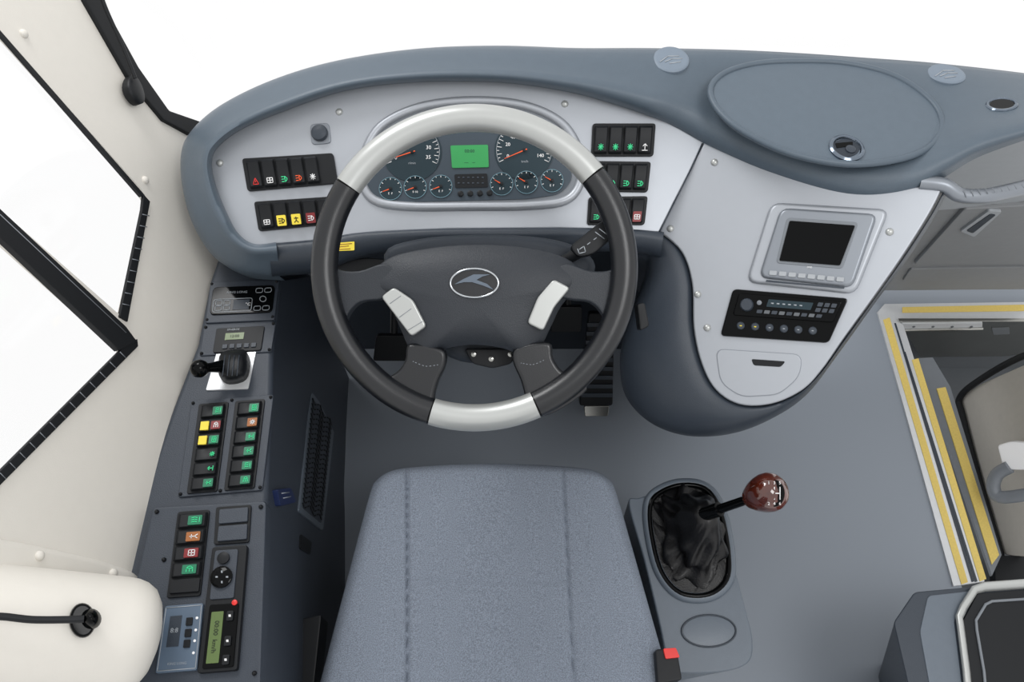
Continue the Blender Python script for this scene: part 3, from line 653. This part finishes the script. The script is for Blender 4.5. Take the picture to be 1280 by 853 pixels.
strokes('symbol', cc_, [((724, 312), (730, 308)), ((730, 308), (732, 315)), ((732, 315), (724, 317)), ((724, 317), (722, 311)), ((734, 306), (738, 303)), ((742, 300), (746, 297)), ((744, 290), (756, 299)), ((749, 286), (761, 295))], 1.1, SP, .0108, 'lgrey')
prism('lower_stalk', cc_, rp([(796, 380), (806, 378), (812, 408), (800, 414)], 4), SP, -.1, .03, 'black', .005)
# pedals
ac = thing('accelerator_pedal', 'long black ribbed accelerator pedal with steel toe plate', 'pedal', FL.at(745, 500))
AP = Pl3((728, 400, 1.98), (770, 400, 1.98), (748, 515, 2.08))
prism('pedal_plate', ac, rp([(736, 392), (768, 392), (766, 508), (724, 508)], 4), AP, 0, .02, 'black', .004)
for i in range(9): prism('pedal_rib', ac, [(734-i*.9, 404+i*11), (766, 404+i*11), (766, 409+i*11), (734-i*.9, 409+i*11)], AP, .004, .005, 'padd', .001)
prism('toe_plate', ac, rp([(730, 508), (762, 508), (760, 521), (731, 521)], 2), AP, -.004, .01, 'steel', .002)
for q, nm in (([(690, 384), (728, 384), (727, 416), (688, 416)], 'brake'), ([(470, 420), (515, 420), (513, 452), (466, 452)], 'clutch')):
    pd = thing(nm+'_pedal', 'black rubber faced '+nm+' pedal', 'pedal', FL.at(q[0][0], 440)); BP = Pl3((655, 420, 1.9), (700, 420, 1.9), (680, 452, 1.93))
    prism('pedal_pad', pd, rp(q, 4), BP, 0, .015, 'black', .003)
    sweep('pedal_arm', pd, [BP.at((q[0][0]+q[1][0])/2, q[0][1]+10, -.01), BP.at((q[0][0]+q[1][0])/2, q[0][1]-60, -.06)], .009, 'black')

# ---------------- left side console ----------------
ZS = .70; SC = Z(ZS)
lc = thing('side_console', 'dark moulded driver side console below the window', 'side console', (-.5, -.1, 0))
lo = [(290, 270), (358, 270), (349, 352), (345, 400), (341, 440), (340, 490), (334, 625), (326, 900), (90, 900), (170, 640), (215, 510), (246, 430), (262, 350)]
prism3('console_body', lc, [SC.at(u, v, -.0) for u, v in lo], Vector((0, 0, 1)), ZS, 'cons', .010, 4)
prism('raised_housing', lc, rp([(190, 634), (333, 626), (324, 900), (130, 900)], 6), SC, .025, .03, 'cons', .006)
sidep = Pl(SC.at(340, 490), (SC.at(334, 625)-SC.at(341, 440)).cross(Vector((0, 0, 1))))
gr = prism('vent_grille', lc, rp([(390, 490), (419, 528), (404, 664), (374, 640)], 4), sidep, .003, .004, 'gear', .001, label='dark vent grille')
prism('grille_mesh', gr, rp([(391, 498), (415, 531), (402, 655), (378, 635)], 3), sidep, .0035, .002, 'cons')
GQ = [(391, 498), (415, 531), (402, 655), (378, 635)]
sg = []
for i in range(22):
    t = i/22; k = 8
    for j in range(k):
        sg.append((bil(GQ, j/k, min(1, t+.03*math.sin(j*1.6))), bil(GQ, (j+1)/k, min(1, t+.03*math.sin((j+1)*1.6)))))
strokes('grille_slats', gr, sg, 1.8, sidep, .0045, 'black')
prism('side_slot', lc, rp([(372, 445), (390, 458), (390, 478), (374, 462)], 2), sidep, .001, .004, 'black')
prism('side_slot', lc, rp([(376, 668), (390, 678), (388, 694), (375, 686)], 2), sidep, .001, .004, 'black')
prism('blue_connector', lc, rp([(347, 612), (364, 610), (371, 628), (351, 633)], 2), sidep, .008, .01, 'blue', .002, label='small navy connector')
strokes('connector_print', lc, [((352, 617), (362, 616)), ((354, 623), (364, 621))], 1.2, sidep, .009, 'lgrey')
# climate panel
ap = thing('climate_control_panel', 'black climate control panel with buttons and display', 'control panel', SC.at(303, 376))
AQ = [(263, 352), (349, 349), (343, 400), (256, 404)]
prism('panel_frame', ap, rp(AQ, 3), SC, .004, .006, 'cons', .002)
fq = sq(AQ, .05, .14, .95, .80); prism('panel_face', ap, rp(fq, 6), SC, .007, .005, 'blackg', .001)
b_ = rp(sq(fq, .04, .45, .66, .92), 3, 3); strokes('outline', ap, poly(b_+[b_[0]]), .8, SC, .0076, 'lgrey')
text('KING LONG', ap, *bil(fq, .40, .22), 3.4, SC, .0076, 'lgrey', (1, -.03))
prism('display', ap, sq(fq, .36, .5, .62, .86), SC, .0077, .001, 'padd')
text('°C', ap, *bil(fq, .60, .68), 4.5, SC, .008, 'white', (1, -.03))
for i in range(2):
    for j in range(2):
        a = sq(fq, .08+i*.13, .5+j*.2, .18+i*.13, .66+j*.2); strokes('button_outline', ap, poly(a+[a[0]]), .7, SC, .0077, 'lgrey')
for i in range(2):
    for j in (0, 3):
        a = rp(sq(fq, .70+i*.14, .1+j*.22, .81+i*.14, .26+j*.22), 2, 2); strokes('button_outline', ap, poly(a+[a[0]]), .7, SC, .0077, 'lgrey')
a = circ(*bil(fq, .83, .5), 4, 3.5, 12); strokes('button_outline', ap, poly(a+[a[0]]), .8, SC, .0077, 'lgrey')
hr = thing('control_unit', 'dark heater control unit with small green display', 'control unit', SC.at(297, 420))
HQ = [(255, 407), (345, 402), (339, 440), (249, 445)]
prism('unit_frame', hr, rp(HQ, 3), SC, .003, .005, 'cons', .002)
prism('unit_face', hr, rp(sq(HQ, .18, .12, .85, .92), 3), SC, .006, .005, 'black', .001)
prism('display', hr, sq(HQ, .32, .30, .58, .52), SC, .0068, .001, 'lcdd'); text('SPHEROS', hr, *bil(HQ, .42, .19), 2.8, SC, .0067, 'lgrey', (1, -.05))
text('12:00', hr, *bil(HQ, .45, .41), 4, SC, .0073, 'black', (1, -.05))
for i in range(5): prism('unit_button', hr, rp(sq(HQ, .3+i*.1, .66, .37+i*.1, .80), 1), SC, .008, .003, 'padd', .0006)
for q in (AQ, HQ):
    for s, t in ((.03, .07), (.97, .07), (.03, .93), (.97, .93)):
        screw(ap if q is AQ else hr, *bil(q, s, t), SC, .003, .003, 'black')
# parking brake lever
pb = thing('parking_brake_lever', 'black parking brake lever on bright metal plate', 'hand brake', SC.at(288, 460))
prism('mount_plate', pb, rp([(271, 440), (321, 435), (310, 486), (257, 488)], 2), SC, .003, .004, 'alum', .0005)
dome('lever_housing', pb, crom([(279, 440), (304, 437), (311, 450), (306, 472), (285, 478), (274, 470), (273, 452)], 4), SC, .012, .045, .012, 'black', pw=5)
for i in range(4): strokes('housing_rib', pb, [((281+i*6, 444), (278+i*6, 470))], 1.2, SC, .0465, 'padd')
a = SC.at(280, 458, .03); b = SC.at(250, 461, .065)
sweep('lever_arm', pb, [a, a.lerp(b, .6), b], [.012, .008, .009], 'blackg')
ax2 = (b-a).normalized(); revolve('lever_knob', pb, b, ax2, [(.007, -.014), (.013, -.008), (.0155, 0), (.014, .008), (.008, .014), (.001, .016)], 'blackg')
# big switch cluster
sc6 = thing('switch_panel', 'black side panel of twelve rockers with coloured caps', 'switch panel', SC.at(283, 555))
BQ = [(239, 501), (342, 493), (328, 613), (222, 622)]
prism('switch_frame', sc6, rp(BQ, 4), SC, .004, .006, 'cons', .002)
prism('switch_frame', sc6, rp(sq(BQ, .10, .04, .46, .97), 3), SC, .007, .006, 'black', .001)
prism('switch_frame', sc6, rp(sq(BQ, .54, .04, .90, .97), 3), SC, .007, .006, 'black', .001)
ccol = [['greend', 'redd', 'greend', None, None, 'greend'], ['greend', 'amber', 'greend', 'greend', 'greend', 'greend']]
ics = ['heat', 'lamp', 'box', 'fan', 'up', 'man']
for c in range(2):
    for r in range(6):
        q0 = sq(BQ, .14+c*.44, .06+r*.15, .42+c*.44, .185+r*.15)
        q = [q0[3], q0[0], q0[1], q0[2]]
        rocker(sc6, q, SC, .007, ics[(r+c*2) % 6], 'green' if ccol[c][r] in (None, 'greend') else 'white', ccol[c][r], (.25, .58, .75, .86))
        if c == 0 and r in (1, 2): prism('yellow_cap', sc6, sq(q0, .05, .15, .40, .85), SC, .018, .003, 'yellow')
for s, t in ((.03, .03), (.97, .03), (.03, .97), (.97, .97), (.5, .03), (.5, .97)): screw(sc6, *bil(BQ, s, t), SC, .004, .003, 'black')
# rear devices on raised housing
SR = Z(ZS+.025)
s5 = thing('switch_panel', 'black column of rockers with green, amber and red caps', 'switch panel', SR.at(235, 690))
CQ = [(222, 640), (262, 637), (250, 745), (208, 748)]
prism('switch_frame', s5, rp(CQ, 4), SR, .004, .006, 'black', .001)
for r, (cp_, ic) in enumerate([('greend', 'heat'), ('amber', 'man'), ('redd', 'box'), ('greend', 'lamp'), (None, 'box')]):
    q0 = sq(CQ, .06, .03+r*.19, .94, .19+r*.19)
    if r < 4: rocker(s5, [q0[3], q0[0], q0[1], q0[2]], SR, .004, ic, 'white' if cp_ != 'greend' else 'green', cp_, (.25, .42, .75, .78))
    else: prism('blank_cover', s5, rp(q0, 2), SR, .008, .004, 'black', .001)
bl = thing('blank_switch_panel', 'black blanking plate with two empty switch slots', 'switch panel', SR.at(290, 655))
prism('blank_frame', bl, rp([(270, 634), (314, 631), (311, 678), (267, 681)], 3), SR, .004, .006, 'black', .001)
prism('blank_cover', bl, rp([(274, 637), (310, 634), (309, 652), (273, 655)], 2), SR, .008, .005, 'cons', .001)
prism('blank_cover', bl, rp([(273, 658), (309, 655), (308, 674), (271, 677)], 2), SR, .008, .005, 'cons', .001)
tg = thing('tachograph', 'black tachograph unit with green display and buttons', 'tachograph', SR.at(283, 760))
TQ = [(265, 684), (309, 681), (296, 838), (246, 842)]
prism('unit_housing', tg, rp(TQ, 4), SR, .010, .012, 'black', .002)
prism('unit_face', tg, rp(sq(TQ, .1, .03, .75, .42), 3), SR, .0125, .004, 'cons', .001)
prism('unit_face', tg, rp(sq(TQ, .12, .46, .9, .97), 3), SR, .0125, .004, 'blackg', .001)
revolve('dial_button', tg, SR.at(*bil(TQ, .38, .10), .012), (0, 0, 1), [(.009, 0), (.009, .005), (.006, .006), (.001, .006)], 'black', 20)
revolve('dial_button', tg, SR.at(*bil(TQ, .38, .25), .012), (0, 0, 1), [(.016, 0), (.016, .005), (.012, .007), (.001, .007)], 'blackg', 24)
u0, v0 = bil(TQ, .37, .245)
for a in range(4): strokes('button_mark', tg, [((u0+5*math.cos(a*math.pi/2), v0+5*math.sin(a*math.pi/2)), (u0+8*math.cos(a*math.pi/2), v0+8*math.sin(a*math.pi/2)))], 2., SR, .0198, 'lgrey')
revolve('lamp', tg, SR.at(*bil(TQ, .8, .46), .012), (0, 0, 1), [(.004, 0), (.004, .003), (.001, .004)], 'red', 12)
prism('display', tg, rp(sq(TQ, .2, .52, .52, .93), 1), SR, .0135, .002, 'lcdd')
text('00:00  km/h', tg, *bil(TQ, .36, .72), 6, SR, .014, 'black', (-.13, 1))
for t in (.52, .72, .87):
    prism('push_button', tg, rp(sq(TQ, .6, t, .78, t+.08), 2), SR, .016, .004, 'black', .001)
    strokes('button_mark', tg, [(bil(TQ, .66, t+.04), bil(TQ, .72, t+.04))], 3, SR, .0165, 'white')
kp = thing('keypad_unit', 'blue-grey keypad control unit with small display', 'keypad', SR.at(225, 800))
KQ = [(206, 758), (254, 754), (246, 838), (194, 842)]
prism('keypad_body', kp, rp(KQ, 3), SR, .006, .008, 'lcdb', .001)
a = sq(KQ, .04, .03, .96, .97); strokes('border_line', kp, poly(a+[a[0]]), 1., SR, .0066, 'lgrey')
prism('display', kp, sq(KQ, .18, .16, .48, .62), SR, .007, .001, 'padd')
for t in (.25, .42, .58): prism('push_button', kp, rp(sq(KQ, .6, t-.05, .76, t+.07), 1), SR, .009, .003, 'black', .0006)
for t in (.22, .40, .56, .74): revolve('lamp', kp, SR.at(*bil(KQ, .88, t), .006), (0, 0, 1), [(.002, 0), (.002, .001), (.0005, .0015)], 'white', 8)
text('KING LONG', kp, *bil(KQ, .5, .88), 3.2, SR, .0066, 'lgrey', (1, -.06)); text('8:8', kp, *bil(KQ, .33, .38), 6, SR, .0074, 'lgrey', (1, -.06))
for p in [(196, 640), (326, 634), (318, 842), (205, 700)]: screw(lc, *p, SR, .001, .0035, 'black')

# ---------------- cream casing lower left ----------------
cs = thing('cream_casing', 'cream rounded casing projecting from the side wall', 'casing', (-.62, -.38, .7))
e = P(146, 794, 1.10); axd = (e-P(0, 784, 1.03)).normalized()
rr = .077
prof = [(rr, -.6), (rr, -.2), (rr, 0), (rr*.985, .012), (rr*.94, .024), (rr*.84, .036), (rr*.66, .045), (rr*.4, .051), (rr*.05, .053)]
revolve('casing_shell', cs, e, axd, prof, 'wall', 64)
FP = Pl(WLp.at(100, 720)+WLp.n*.012, WLp.n)
prism('casing_ledge', cs, crom([(-200, 640), (0, 672), (80, 688), (140, 703), (176, 720), (190, 750), (180, 800), (60, 830), (-200, 830)], 6), FP, .0, .02, 'wall', .010, 4)
for p in [(50, 695), (142, 717)]:
    s = screw(cs, *p, FP, .001, .007, 'wall')
gm = P(106, 775, 1.005); gv = (C-gm).normalized(); GM = Pl(gm, gv)
hs = thing('black_hose', 'black flexible lead with ball grommet on cream casing', 'cable', gm)
prism('grommet_plate', hs, circ(103, 776, 17, 22, 28), GM, .0, .02, 'blackg', .004)
dome('grommet_ball', hs, circ(114, 774, 13, 13, 20), GM, .0, .02, .004, 'blackg')
sweep('flexible_tube', hs, [GM.at(*p, .012) for p in crom([(-40, 772), (0, 771), (40, 775), (85, 775), (105, 774)], 8, False)], .0045, 'black')

# ================= light =================
wd = bpy.data.worlds.new('world'); sc.world = wd; wd.use_nodes = True
bg = wd.node_tree.nodes['Background']; bg.inputs[0].default_value = (1, 1, 1, 1); bg.inputs[1].default_value = 1.03
def area(loc, tgt, size, pw):
    l = bpy.data.lights.new('softbox', 'AREA'); l.energy = pw; l.size = size; o = bpy.data.objects.new('softbox', l); sc.collection.objects.link(o)
    o.location = loc; o.rotation_euler = (Vector(tgt)-Vector(loc)).to_track_quat('-Z', 'Y').to_euler()
area((-.9, 1.3, 2.6), (.1, .1, .6), .7, 22)
area((.9, -.7, 3.0), (.2, -.1, .3), .8, 16)
